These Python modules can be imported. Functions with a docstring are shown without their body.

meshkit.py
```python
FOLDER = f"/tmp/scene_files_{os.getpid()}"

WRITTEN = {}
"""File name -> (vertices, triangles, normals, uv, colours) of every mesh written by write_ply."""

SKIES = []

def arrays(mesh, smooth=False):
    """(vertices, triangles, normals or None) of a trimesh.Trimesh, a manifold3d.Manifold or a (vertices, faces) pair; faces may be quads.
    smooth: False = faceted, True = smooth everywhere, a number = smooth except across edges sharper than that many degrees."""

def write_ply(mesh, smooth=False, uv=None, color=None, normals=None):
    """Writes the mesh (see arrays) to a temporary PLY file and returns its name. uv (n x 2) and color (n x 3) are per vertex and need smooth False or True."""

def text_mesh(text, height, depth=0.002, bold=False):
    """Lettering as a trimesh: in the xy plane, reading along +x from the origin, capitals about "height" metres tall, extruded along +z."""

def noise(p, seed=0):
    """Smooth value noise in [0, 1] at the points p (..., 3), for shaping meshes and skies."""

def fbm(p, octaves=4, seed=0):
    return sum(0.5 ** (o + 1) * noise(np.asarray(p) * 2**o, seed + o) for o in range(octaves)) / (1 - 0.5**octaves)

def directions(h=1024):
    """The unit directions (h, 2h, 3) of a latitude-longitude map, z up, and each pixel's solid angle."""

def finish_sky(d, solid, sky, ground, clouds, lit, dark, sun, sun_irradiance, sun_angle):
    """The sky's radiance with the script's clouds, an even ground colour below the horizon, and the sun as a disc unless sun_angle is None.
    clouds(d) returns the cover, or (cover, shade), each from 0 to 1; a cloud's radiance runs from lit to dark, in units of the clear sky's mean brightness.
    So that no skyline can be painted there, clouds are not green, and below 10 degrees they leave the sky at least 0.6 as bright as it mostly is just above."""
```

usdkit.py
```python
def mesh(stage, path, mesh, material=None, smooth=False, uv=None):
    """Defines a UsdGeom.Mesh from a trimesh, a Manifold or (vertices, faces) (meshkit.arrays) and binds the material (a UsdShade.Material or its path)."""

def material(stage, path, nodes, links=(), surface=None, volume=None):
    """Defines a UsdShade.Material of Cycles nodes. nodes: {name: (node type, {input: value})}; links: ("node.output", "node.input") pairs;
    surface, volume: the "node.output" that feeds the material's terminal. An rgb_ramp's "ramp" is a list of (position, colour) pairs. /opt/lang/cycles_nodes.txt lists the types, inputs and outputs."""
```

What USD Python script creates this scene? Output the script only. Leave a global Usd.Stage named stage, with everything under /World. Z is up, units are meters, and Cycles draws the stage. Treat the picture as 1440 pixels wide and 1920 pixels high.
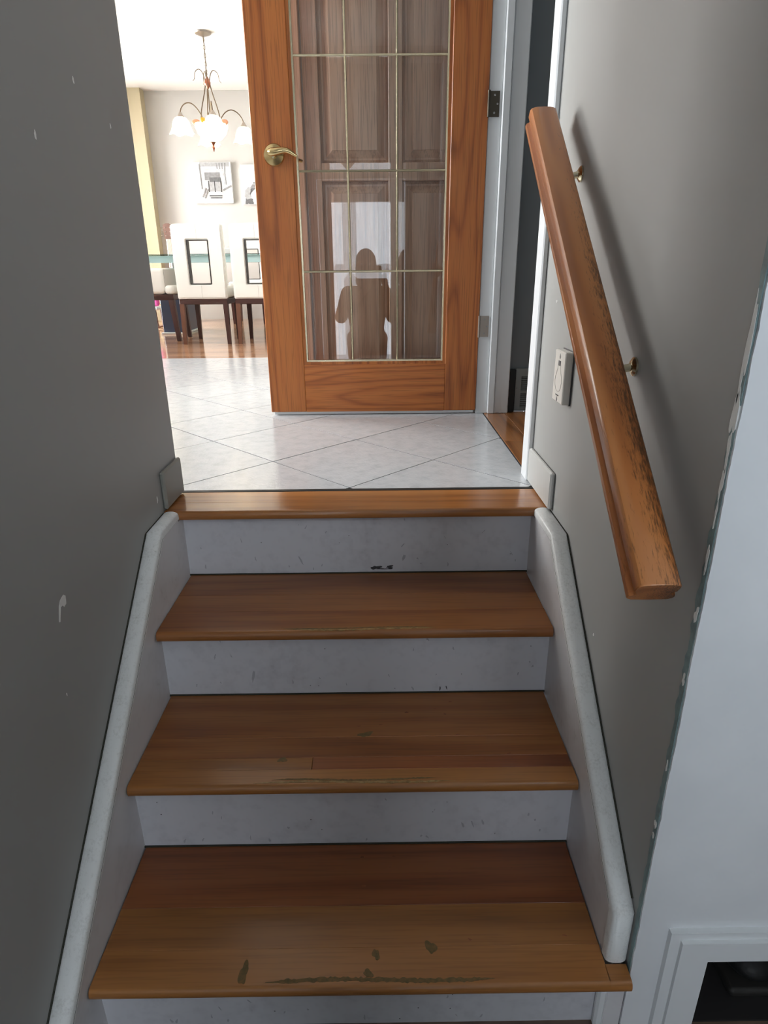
import math, random
import numpy as np, trimesh, usdkit, meshkit
import manifold3d as m3
from shapely.geometry import Polygon, box as sbox, LineString, Point
from shapely import affinity
from pxr import Usd, UsdGeom, UsdLux, UsdShade, Gf, Sdf

random.seed(7)
stage = Usd.Stage.CreateInMemory()
UsdGeom.SetStageUpAxis(stage, UsdGeom.Tokens.z)
UsdGeom.SetStageMetersPerUnit(stage, 1.0)
stage.DefinePrim('/World', 'Xform'); stage.SetDefaultPrim(stage.GetPrimAtPath('/World'))
stage.DefinePrim('/World/Looks', 'Scope')

# ------------------------------------------------------------------ camera, light, exposure
F_PX, PITCH, YAW, ROLL = 1182.0, 0.3691, 0.0050, -0.0094
CAM = np.array([0.0, -1.4521, 0.5432])
EXPOSURE = 0.0
cp, sp, cy_, sy_ = math.cos(PITCH), math.sin(PITCH), math.cos(YAW), math.sin(YAW)
FWD = np.array([sy_*cp, cy_*cp, -sp]); R0 = np.array([cy_, -sy_, 0.0]); U0 = np.cross(R0, FWD)
RIGHT = math.cos(ROLL)*R0 + math.sin(ROLL)*U0; UP = -math.sin(ROLL)*R0 + math.cos(ROLL)*U0
cam = UsdGeom.Camera.Define(stage, '/World/camera')
mat = Gf.Matrix4d(*RIGHT, 0, *UP, 0, *(-FWD), 0, *CAM, 1)
cam.AddTransformOp().Set(mat)
cam.CreateHorizontalApertureAttr(36.0); cam.CreateFocalLengthAttr(36.0*F_PX/1440.0)
cam.CreateClippingRangeAttr(Gf.Vec2f(0.02, 100)); cam.CreateExposureAttr(EXPOSURE)

def light(name, loc, xdir, ndir, w, h, inten, col):
    """RectLight just outside a window: emits along ndir."""
    l = UsdLux.RectLight.Define(stage, '/World/' + name)
    x = np.array(xdir, float); z = -np.array(ndir, float); y = np.cross(z, x)
    l.AddTransformOp().Set(Gf.Matrix4d(*x, 0, *y, 0, *z, 0, *loc, 1))
    l.CreateWidthAttr(w); l.CreateHeightAttr(h); l.CreateIntensityAttr(inten); l.CreateColorAttr(Gf.Vec3f(*col))
    return l

KW, SW, DW, EW, HW, LW = 38.0, 27.0, 25.0, 3.8, 11.0, 13.5
light('kitchen_window_daylight', (-3.36, 2.45, 1.52), (0, 1, 0), (1, 0, 0), 1.5, 1.2, KW, (1, .985, .96))
light('kitchen_side_window_daylight', (-3.36, .55, 1.52), (0, 1, 0), (1, 0, 0), 1.1, 1.2, SW, (.93, .965, 1))
light('patio_door_daylight', (-3.36, 5.05, 1.02), (0, 1, 0), (1, 0, 0), 1.8, 2.0, DW, (1, .985, .965))
light('entry_door_daylight', (-.156, -3.13, .31), (1, 0, 0), (0, 1, 0), .57, 1.64, EW, (.80, .90, 1.0))
light('hall_window_daylight', (1.45, -3.13, 1.68), (1, 0, 0), (0, 1, 0), 1.1, .95, HW, (.82, .91, 1.0))
light('lower_window_daylight', (-1.16, -2.42, 1.62), (0, 1, 0), (1, 0, 0), .8, .95, LW, (.84, .92, 1.0))
dome = UsdLux.DomeLight.Define(stage, '/World/sky'); dome.CreateIntensityAttr(.8); dome.CreateColorAttr(Gf.Vec3f(.85, .92, 1.0))

# ------------------------------------------------------------------ helpers
def M(path): return '/World/Looks/' + path
used = {}
def unique(parent, name):
    k = (parent, name); n = used.get(k, 0); used[k] = n + 1
    return parent + '/' + (name if n == 0 else f'{name}_{n:03d}')
def keys(p, label=None, cat=None, group=None, kind=None):
    for k, v in (('label', label), ('category', cat), ('group', group), ('kind', kind)):
        if v: p.SetCustomDataByKey(k, v)
    return p
def P_(parent): return '/World' if parent is None else (parent if isinstance(parent, str) else str(parent.GetPath()))
def obj(name, mesh, mtl, parent=None, smooth=35, **kw):
    if isinstance(mesh, list): mesh = trimesh.util.concatenate([tm(m) for m in mesh])
    path = unique(P_(parent), name)
    p = usdkit.mesh(stage, path, mesh, M(mtl), smooth=smooth).GetPrim()
    return keys(p, **kw)
def thing(name, label, cat, loc=(0, 0, 0), rz=0, group=None, kind=None):
    path = unique('/World', name); x = UsdGeom.Xform.Define(stage, path)
    x.AddTranslateOp().Set(Gf.Vec3d(*map(float, loc)))
    if rz: x.AddRotateZOp().Set(math.degrees(rz))
    return keys(x.GetPrim(), label, cat, group, kind)
def dup(src, label, loc, rz=0):
    was = src.GetCustomData()
    r = thing(src.GetName(), label, was['category'], loc, rz, was.get('group'))
    r.GetReferences().AddInternalReference(src.GetPath()); r.SetInstanceable(True)
    x = UsdGeom.Xformable(r)
    return r
def tm(m):
    if isinstance(m, trimesh.Trimesh): return m
    v, f, _ = meshkit.arrays(m); return trimesh.Trimesh(v, f, process=False)
def bx(x0, x1, y0, y1, z0, z1, b=0.0):
    if b <= 0:
        m = trimesh.creation.box((x1-x0, y1-y0, z1-z0)); m.apply_translation(((x0+x1)/2, (y0+y1)/2, (z0+z1)/2)); return m
    pts = []
    for X, sx in ((x0, 1), (x1, -1)):
        for Y, sy in ((y0, 1), (y1, -1)):
            for Z, sz in ((z0, 1), (z1, -1)):
                pts += [(X, Y+sy*b, Z+sz*b), (X+sx*b, Y, Z+sz*b), (X+sx*b, Y+sy*b, Z)]
    return trimesh.convex.convex_hull(np.array(pts))
def rbx(x0, x1, y0, y1, z0, z1, r, n=12):
    s = m3.Manifold.sphere(r, n)
    return m3.Manifold.batch_hull([s.translate((X, Y, Z)) for X in (x0+r, x1-r) for Y in (y0+r, y1-r) for Z in (z0+r, z1-r)])
def ext(poly, a, b, axis):
    """Extrude a shapely polygon between a and b along axis. axis x: poly=(y,z); y: poly=(x,z); z: poly=(x,y)."""
    out = []
    for g in getattr(poly, 'geoms', [poly]):
        if g.is_empty or g.area < 1e-10: continue
        m = tm(m3.CrossSection([np.array(r.coords)[:-1] for r in (g.exterior, *g.interiors)], m3.FillRule.EvenOdd).extrude(b-a)); v = m.vertices.copy()
        if axis == 'z': w = v + [0, 0, a]
        elif axis == 'x': w = np.stack([v[:, 2]+a, v[:, 0], v[:, 1]], 1)
        else: w = np.stack([v[:, 0], b-v[:, 2], v[:, 1]], 1)
        out.append(trimesh.Trimesh(w, m.faces, process=False))
    return trimesh.util.concatenate(out)
def tube(pts, r, n=10, closed=False):
    p = np.array(pts, float); r = np.broadcast_to(np.array(r, float), len(p))
    t = np.gradient(p, axis=0); t /= np.linalg.norm(t, axis=1, keepdims=True)
    ref = np.array([0, 0, 1.]) if abs(t[0][2]) < .9 else np.array([1., 0, 0])
    u = np.cross(t[0], ref); u /= np.linalg.norm(u); rings = []
    for i in range(len(p)):
        u = u - t[i]*(u@t[i]); u /= np.linalg.norm(u); v = np.cross(t[i], u)
        a = np.linspace(0, 2*np.pi, n, endpoint=False)
        rings.append(p[i] + r[i]*(np.cos(a)[:, None]*u + np.sin(a)[:, None]*v))
    V = np.vstack(rings + [p[:1], p[-1:]]); k = len(p); f = []
    for i in range(k-1):
        for j in range(n):
            a, b, c, d = i*n+j, i*n+(j+1) % n, (i+1)*n+(j+1) % n, (i+1)*n+j
            f += [(a, b, c), (a, c, d)]
    for j in range(n):
        f += [(k*n, (j+1) % n, j), (k*n+1, (k-1)*n+j, (k-1)*n+(j+1) % n)]
    return trimesh.Trimesh(V, np.array(f)[:, ::-1], process=False)
def spline(pts, n=8):
    from scipy.interpolate import CubicSpline
    p = np.array(pts, float); t = np.r_[0, np.cumsum(np.linalg.norm(np.diff(p, axis=0), axis=1))]
    return CubicSpline(t, p)(np.linspace(0, t[-1], n*(len(p)-1)+1))
def lathe(prof, loc=(0, 0, 0), axis=(0, 0, 1), n=32):
    m = trimesh.creation.revolve(np.array(prof, float), sections=n)
    m.apply_transform(trimesh.geometry.align_vectors([0, 0, 1], axis)); m.apply_translation(loc); return m
def blob(cx, cy, rx, ry, seed, rough=.35, n=26, rot=0):
    rng = np.random.default_rng(seed); a = np.linspace(0, 2*np.pi, n, endpoint=False)
    k = 1 + rough*(.45*np.sin(2*a+rng.random()*6)+.30*np.sin(3*a+rng.random()*6)+.2*np.sin(5*a+rng.random()*6)+.25*(rng.random(n)-.5))
    p = affinity.rotate(Polygon(np.stack([rx*k*np.cos(a), ry*k*np.sin(a)], 1)).buffer(0), rot)
    return affinity.translate(p, cx, cy)
def ragged(x0, x1, y, w, seed, n=60, wob=.002):
    rng = np.random.default_rng(seed); x = np.linspace(x0, x1, n)
    env = np.clip(np.minimum(np.arange(n), n-1-np.arange(n))/8, 0, 1)
    c = y + wob*np.sin(np.linspace(0, 7, n)+seed); a = w*env*(.35+.65*rng.random(n)); b = w*env*(.25+.5*rng.random(n))
    return Polygon(np.r_[np.stack([x, c+a], 1), np.stack([x, c-b-1e-4], 1)[::-1]]).buffer(0)

# ------------------------------------------------------------------ materials
def plain(name, col, rough=.5, metallic=0, spec=.5, coat=0, noise=None, bump=None, **kw):
    n = {'p': ('principled_bsdf', dict(base_color=col, roughness=rough, metallic=metallic, specular_ior_level=spec, coat_weight=coat, coat_roughness=.12, **kw))}; l = []
    if noise or bump: n['tc'] = ('texture_coordinate', {})
    if noise:      # (scale, amount, second colour)
        n['nz'] = ('noise_texture', dict(scale=noise[0], detail=5.0, roughness=.6)); n['r'] = ('rgb_ramp', dict(ramp=[(.35, col), (.35+.3/max(noise[1], .01), noise[2])]))
        l += [('tc.object', 'nz.vector'), ('nz.fac', 'r.fac'), ('r.color', 'p.base_color')]
    if bump:       # (scale, strength, distance)
        n['bn'] = ('noise_texture', dict(scale=bump[0], detail=3.0)); n['b'] = ('bump', dict(strength=bump[1], distance=bump[2]))
        l += [('tc.object', 'bn.vector'), ('bn.fac', 'b.height'), ('b.normal', 'p.normal')]
    return usdkit.material(stage, M(name), n, l, surface='p.BSDF')

def wood(name, axis, dark, mid, light, rough=.35, coat=.3, rings=70., across=5., along=.55, seed=0., vary=.2, pore=.25, streak=.42):
    s = [across]*3; s['xyz'.index(axis)] = along
    s2 = [230.]*3; s2['xyz'.index(axis)] = 7.
    s3 = [26.]*3; s3['xyz'.index(axis)] = 1.6
    n = {'tc': ('texture_coordinate', {}), 'oi': ('object_info', {}),
         'off': ('math', dict(math_type='multiply', value2=37.0)), 'cx': ('combine_xyz', {}),
         'add': ('vector_math', dict(math_type='add')),
         'm1': ('mapping', dict(scale=s, location=(seed, seed*.7, seed*.3))), 'n1': ('noise_texture', dict(scale=1.0, detail=1.6, roughness=.45, distortion=.25)),
         'k': ('math', dict(math_type='multiply', value2=rings)), 'sn': ('math', dict(math_type='sine')), 'mr': ('map_range', dict(from_min=-1.0, from_max=1.0, clamp=True)),
         'pw': ('math', dict(math_type='power', value2=.55)),
         'm2': ('mapping', dict(scale=s2)), 'n2': ('noise_texture', dict(scale=1.0, detail=3.0)),
         'm3': ('mapping', dict(scale=s3, location=(seed*2, 1, 4))), 'n3': ('noise_texture', dict(scale=1.0, detail=4.0, roughness=.6)),
         'w1': ('math', dict(math_type='multiply', value2=.42)), 'w3': ('math', dict(math_type='multiply_add', value2=streak)), 'w4': ('math', dict(math_type='add', value2=(.75-streak)*.5-.09)),
         'r': ('rgb_ramp', dict(ramp=[(.12, dark), (.5, mid), (.88, light)])),
         'pr': ('rgb_ramp', dict(ramp=[(.36, (1-pore, 1-pore, 1-pore)), (.5, (1., 1., 1.))])),
         'mu': ('mix_color', dict(blend_type='multiply', fac=1.0)),
         'vr': ('map_range', dict(from_min=0., from_max=1., to_min=1-vary, to_max=1+vary)),
         'hs': ('hsv', dict(hue=.5, saturation=1.0, fac=1.0)),
         'b': ('bump', dict(strength=.12, distance=.0006)),
         'p': ('principled_bsdf', dict(roughness=rough, coat_weight=coat, coat_roughness=.15))}
    l = [('oi.random', 'off.value1'), ('off.value', 'cx.x'), ('off.value', 'cx.y'), ('off.value', 'cx.z'), ('tc.object', 'add.vector1'), ('cx.vector', 'add.vector2'),
         ('add.vector', 'm1.vector'), ('m1.vector', 'n1.vector'), ('n1.fac', 'k.value1'), ('k.value', 'sn.value1'), ('sn.value', 'mr.value'), ('mr.result', 'pw.value1'),
         ('tc.object', 'm2.vector'), ('m2.vector', 'n2.vector'), ('add.vector', 'm3.vector'), ('m3.vector', 'n3.vector'),
         ('pw.value', 'w1.value1'), ('n3.fac', 'w3.value1'), ('w1.value', 'w3.value3'), ('w3.value', 'w4.value1'), ('w4.value', 'r.fac'), ('n2.fac', 'pr.fac'),
         ('r.color', 'mu.a'), ('pr.color', 'mu.b'), ('oi.random', 'vr.value'), ('vr.result', 'hs.value'), ('mu.result', 'hs.color'),
         ('hs.color', 'p.base_color'), ('n2.fac', 'b.height'), ('b.normal', 'p.normal')]
    return usdkit.material(stage, M(name), n, l, surface='p.BSDF')

def glass(name, tint=(1, 1, 1), ior=1.5, rough=0.0):
    return usdkit.material(stage, M(name), {'t': ('transparent_bsdf', dict(color=tint)), 'g': ('glossy_bsdf', dict(color=(1, 1, 1), roughness=rough)), 'f': ('fresnel', dict(IOR=ior)), 'm': ('mix_closure', {})},
                           [('f.fac', 'm.fac'), ('t.BSDF', 'm.closure1'), ('g.BSDF', 'm.closure2')], surface='m.closure')

def emit(name, col, strength, base=(.8, .8, .8)):
    return plain(name, base, .3, emission_color=col, emission_strength=strength)

def dirty(name, col, dirt, rough=.35, scale=9., amount=.45, bump=None):
    """Painted wood with grime in soft smudges."""
    n = {'tc': ('texture_coordinate', {}), 'n1': ('noise_texture', dict(scale=scale, detail=6.0, roughness=.65)), 'n2': ('noise_texture', dict(scale=scale*6, detail=4.0, roughness=.6)),
         'mu': ('math', dict(math_type='multiply')), 'r': ('rgb_ramp', dict(ramp=[(.24, col), (.38, tuple(np.array(col)*(1-amount*.5)+np.array(dirt)*amount*.5)), (.56, dirt)])),
         'p': ('principled_bsdf', dict(roughness=rough))}
    l = [('tc.object', 'n1.vector'), ('tc.object', 'n2.vector'), ('n1.fac', 'mu.value1'), ('n2.fac', 'mu.value2'), ('mu.value', 'r.fac'), ('r.color', 'p.base_color')]
    return usdkit.material(stage, M(name), n, l, surface='p.BSDF')

plain('gray_wall', (.345, .345, .33), .52, bump=(380., .10, .0006), noise=(1.3, 1., (.33, .33, .316)))
plain('white_wall', (.78, .795, .81), .4, noise=(5., .8, (.71, .73, .75)), bump=(160., .08, .0006))
plain('greige_wall', (.55, .53, .495), .8)
plain('beige_wall', (.52, .45, .30), .8)
plain('ceiling_paint', (.82, .80, .76), .9)
plain('hall_wall', (.23, .255, .27), .7)
plain('foyer_wall', (.42, .42, .41), .7)
plain('white_trim', (.74, .76, .77), .35)
plain('teal_paint', (.22, .32, .32), .5, noise=(60., 1., (.16, .22, .22)))
plain('bare_plaster', (.80, .80, .77), .8)
dirty('riser_paint', (.62, .62, .655), (.36, .35, .39), .38, 7., .5)
dirty('skirt_paint', (.66, .65, .66), (.44, .42, .41), .36, 8., .4)
dirty('cap_paint', (.76, .77, .76), (.42, .42, .39), .36, 40., .6)
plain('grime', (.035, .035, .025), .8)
plain('scuff', (.05, .05, .055), .6)
plain('scuff_soft', (.40, .40, .44), .5)
plain('olive_wear', (.12, .088, .028), .6, noise=(150., 1., (.21, .115, .034)))
plain('bare_wood', (.42, .27, .11), .6, noise=(90., 1., (.20, .12, .04)))
plain('rubber', (.018, .016, .014), .6)
plain('brass', (.62, .48, .24), .22, metallic=1)
plain('brass_came', (.80, .70, .48), .25, metallic=1)
plain('chrome_brass', (.72, .64, .46), .18, metallic=1)
plain('bronze', (.10, .085, .065), .4, metallic=.8)
plain('bronze_arm', (.20, .15, .10), .35, metallic=.8)
plain('copper', (.42, .16, .10), .3, metallic=.9)
plain('nickel', (.42, .37, .32), .35, metallic=.9)
plain('dark_metal', (.06, .055, .05), .4, metallic=.7)
plain('steel', (.5, .5, .5), .3, metallic=1)
plain('white_leather', (.80, .79, .74), .45, bump=(90., .12, .001))
plain('dark_lining', (.035, .03, .028), .45)
plain('espresso_wood', (.055, .022, .018), .3)
plain('walnut_leg', (.14, .06, .035), .35)
plain('slate_blue', (.055, .07, .12), .35)
plain('plastic_white', (.74, .72, .67), .35)
plain('ink', (.12, .12, .12), .5)
plain('ink_soft', (.5, .47, .43), .5)
plain('canvas', (.72, .72, .71), .8)
for i, g in enumerate((.05, .12, .22, .34, .48)): plain(f'print_{i}', (g, g*.98, g*.98), .8, noise=(35., .9, (min(g*1.35, .8),)*3))
plain('vent_paint', (.32, .36, .365), .45)
plain('charcoal', (.02, .024, .026), .6)
plain('cavity', (.012, .010, .010), .8)
plain('black_leather', (.004, .004, .0042), .6, bump=(30., .5, .01))
plain('pink', (.75, .10, .35), .5)
plain('white_plastic', (.78, .78, .78), .3)
plain('toy_red', (.6, .05, .04), .4)
plain('guitar_head', (.16, .09, .07), .35)
plain('guitar_body', (.45, .24, .09), .25)
plain('maple', (.72, .66, .58), .4)
plain('hair', (.018, .012, .010), .5)
plain('skin', (.38, .21, .14), .55)
plain('shirt', (.03, .032, .04), .8)
plain('trousers', (.03, .035, .055), .8)
plain('phone_black', (.01, .01, .012), .15)
plain('screen', (.02, .02, .02), .1)
plain('amber_glass', (.75, .45, .05), .25)
plain('rose_glass', (.70, .35, .22), .25)
emit('lamp_shade', (1.0, .86, .60), .9, (.85, .78, .62))
emit('bulb', (1.0, .84, .58), 18.0)
emit('lamp_bowl', (1.0, .85, .58), 1.5, (.85, .75, .55))
plain('lower_floor', (.16, .10, .07), .5, noise=(12., 1., (.10, .065, .05)))
plain('grout', (.055, .055, .055), .9)
glass('pane_glass', (.97, .97, .97)); glass('window_glass', (1, 1, 1)); glass('table_glass', (.74, .92, .92), 1.5)

# door oak, railing, stair boards, closet door, floors
oak = dict(dark=(.24, .060, .010), mid=(.47, .138, .026), light=(.55, .185, .040))
wood('oak_v', 'z', **oak, rough=.42, coat=.12, rings=75., across=7., along=.5, vary=.07)
wood('oak_h', 'x', **oak, rough=.42, coat=.12, rings=75., across=7., along=.6, vary=.07, seed=3.)
wood('closet_wood', 'z', (.46, .26, .16), (.68, .43, .28), (.76, .53, .37), rough=.4, coat=.2, rings=30., across=9., along=.4, vary=.05)
tr = dict(dark=(.19, .058, .016), mid=(.29, .102, .024), light=(.37, .148, .040))
wood('tread_a', 'x', **tr, rough=.36, coat=.2, rings=26., across=9., along=.7, vary=.08, pore=.15, seed=1.)
wood('nosing_wood', 'x', (.24, .088, .022), (.40, .155, .042), (.48, .205, .064), rough=.24, coat=.5, rings=22., across=8., along=.6, vary=.06, pore=.15, seed=5.)
wood('tread_b', 'x', (.20, .075, .016), (.33, .130, .030), (.40, .170, .046), rough=.36, coat=.2, rings=22., across=8., along=.6, vary=.06, pore=.15, seed=5.)
wood('tread_dark', 'x', (.14, .036, .010), (.23, .066, .018), (.30, .10, .028), rough=.36, coat=.2, rings=22., across=9., along=.6, vary=.04, pore=.15, seed=9.)
wood('hardwood', 'y', (.20, .075, .022), (.38, .15, .048), (.48, .21, .08), rough=.22, coat=.4, rings=22., across=10., along=.8, vary=.12, pore=.15)

def rail_mat():
    """Orange rail wood, varnish worn to dark pores along the wall-side edge and the lower half."""
    d = np.array([0, .8222, .6745]); base = np.array([.345, -.764, .176])
    ang = math.atan2(.6745, .8222)
    n = {'tc': ('texture_coordinate', {}), 'm0': ('mapping', dict(location=tuple(-base))), 'ro': ('vector_rotate', dict(rotate_type='x_axis', angle=-ang)),
         'sx': ('separate_xyz', {}),
         'm1': ('mapping', dict(scale=(9., .7, 9.))), 'n1': ('noise_texture', dict(scale=1., detail=2., distortion=.3)), 'k': ('math', dict(math_type='multiply', value2=30.)), 'sn': ('math', dict(math_type='sine')), 'mr': ('map_range', dict(from_min=-1., from_max=1.)),
         'r': ('rgb_ramp', dict(ramp=[(0., (.36, .112, .026)), (.5, (.47, .160, .040)), (1., (.53, .20, .056))])),
         'm2': ('mapping', dict(scale=(400., 62., 400.))), 'n2': ('noise_texture', dict(scale=1., detail=4., roughness=.65)),
         'm3': ('mapping', dict(scale=(22., 5., 22.))), 'n3': ('noise_texture', dict(scale=1., detail=4., roughness=.6)),
         'ex': ('map_range', dict(from_min=-.012, from_max=.028, to_min=0., to_max=.195, clamp=True)), 'ey': ('map_range', dict(from_min=1.05, from_max=.35, to_min=0., to_max=.14, clamp=True)),
         'a1': ('math', dict(math_type='add')), 'a2': ('math', dict(math_type='multiply_add', value2=.30)), 'a3': ('math', dict(math_type='multiply_add', value2=.62)),
         'wr': ('rgb_ramp', dict(ramp=[(.66, (0., 0., 0.)), (.78, (.75, .75, .75)), (.88, (1., 1., 1.))])),
         'mx': ('mix_color', dict(b=(.060, .026, .008))), 'b': ('bump', dict(strength=.25, distance=.0008, invert=True)),
         'p': ('principled_bsdf', dict(roughness=.34, coat_weight=.35, coat_roughness=.12))}
    l = [('tc.object', 'm0.vector'), ('m0.vector', 'ro.vector'), ('ro.vector', 'sx.vector'), ('ro.vector', 'm1.vector'), ('m1.vector', 'n1.vector'), ('n1.fac', 'k.value1'), ('k.value', 'sn.value1'), ('sn.value', 'mr.value'), ('mr.result', 'r.fac'),
         ('ro.vector', 'm2.vector'), ('m2.vector', 'n2.vector'), ('ro.vector', 'm3.vector'), ('m3.vector', 'n3.vector'), ('sx.x', 'ex.value'), ('sx.y', 'ey.value'), ('ex.result', 'a1.value1'), ('ey.result', 'a1.value2'),
         ('n3.fac', 'a2.value1'), ('a1.value', 'a2.value3'), ('n2.fac', 'a3.value1'), ('a2.value', 'a3.value3'), ('a3.value', 'wr.fac'), ('r.color', 'mx.a'), ('wr.color', 'mx.fac'), ('mx.result', 'p.base_color'), ('wr.color', 'b.height'), ('b.normal', 'p.normal')]
    usdkit.material(stage, M('rail_wood'), n, l, surface='p.BSDF')
rail_mat()

def tile_mat():
    n = {'tc': ('texture_coordinate', {}), 'n1': ('noise_texture', dict(scale=26., detail=6., roughness=.62)), 'r': ('rgb_ramp', dict(ramp=[(.32, (.56, .58, .60)), (.5, (.64, .66, .68)), (.72, (.70, .71, .72))])),
         'n2': ('noise_texture', dict(scale=120., detail=3.)), 'b': ('bump', dict(strength=.5, distance=.0010)),
         'oi': ('object_info', {}), 'vr': ('map_range', dict(from_min=0., from_max=1., to_min=.96, to_max=1.03)), 'hs': ('hsv', dict(hue=.5, saturation=1., fac=1.)),
         'p': ('principled_bsdf', dict(roughness=.17, coat_weight=.3, coat_roughness=.08))}
    l = [('tc.object', 'n1.vector'), ('n1.fac', 'r.fac'), ('tc.object', 'n2.vector'), ('n2.fac', 'b.height'), ('b.normal', 'p.normal'), ('b.normal', 'p.coat_normal'), ('oi.random', 'vr.value'), ('vr.result', 'hs.value'), ('r.color', 'hs.color'), ('hs.color', 'p.base_color')]
    usdkit.material(stage, M('tile'), n, l, surface='p.BSDF')
tile_mat()
def dining_floor_mat():
    n = {'tc': ('texture_coordinate', {}), 'br': ('brick_texture', dict(scale=1., brick_width=.9, row_height=.083, mortar_size=.0012, color1=(.44, .22, .12), color2=(.60, .34, .20), mortar=(.10, .05, .03), offset=.37)),
         'm2': ('mapping', dict(scale=(2., 40., 1.))), 'n2': ('noise_texture', dict(scale=1., detail=5.)), 'r': ('rgb_ramp', dict(ramp=[(.3, (.75, .75, .75)), (.7, (1.15, 1.15, 1.15))])), 'mu': ('mix_color', dict(blend_type='multiply', fac=1., use_clamp=False)),
         'p': ('principled_bsdf', dict(roughness=.16, coat_weight=.5, coat_roughness=.08))}
    l = [('tc.object', 'br.vector'), ('tc.object', 'm2.vector'), ('m2.vector', 'n2.vector'), ('n2.fac', 'r.fac'), ('br.color', 'mu.a'), ('r.color', 'mu.b'), ('mu.result', 'p.base_color')]
    usdkit.material(stage, M('dining_hardwood'), n, l, surface='p.BSDF')
dining_floor_mat()

# ------------------------------------------------------------------ setting
H, RUN, NOSE, T = .185, .2463, .0333, .0235
XL, XR = -.490, .372            # faces of the skirt boards
WL, WR = -.525, .408            # faces of the stairwell walls
LOW = -.70                      # lower floor
CEIL = 2.3
ST = dict(kind='structure')
def setting(name, mesh, m, smooth=30, label=None, cat=None): return obj(name, mesh, m, None, smooth, label=label, cat=cat, kind='structure')
def poly(*p): return Polygon(p)

# left stairwell wall, chipped here and there
wl = setting('wall_left', bx(-.64, WL, -1.9, .112, LOW, CEIL, .004), 'gray_wall', label='grey painted stairwell wall on the left with a few white paint chips', cat='wall')
for i, (y, z, ry, rz_) in enumerate(((-.159, .852, .003, .005), (-.335, .739, .003, .006), (-.014, .809, .003, .004), (-.581, -.112, .0016, .003), (-.057, .041, .003, .009))):
    obj('paint_chip', ext(blob(y, z, ry, rz_, 40+i), WL-.002, WL+.0003, 'x'), 'bare_plaster', wl)
chip = Polygon([(-.505+.0, .050), (-.512, .056), (-.520, .054), (-.527, .051), (-.534, .043), (-.540, .028), (-.545, .012), (-.541, .010), (-.534, .026), (-.529, .037), (-.522, .037), (-.517, .031), (-.508, .033), (-.506, .042)])
obj('paint_chip', ext(affinity.translate(affinity.scale(chip, .85, .8), -.015, -.005), WL-.002, WL+.0004, 'x'), 'bare_plaster', wl)

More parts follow.
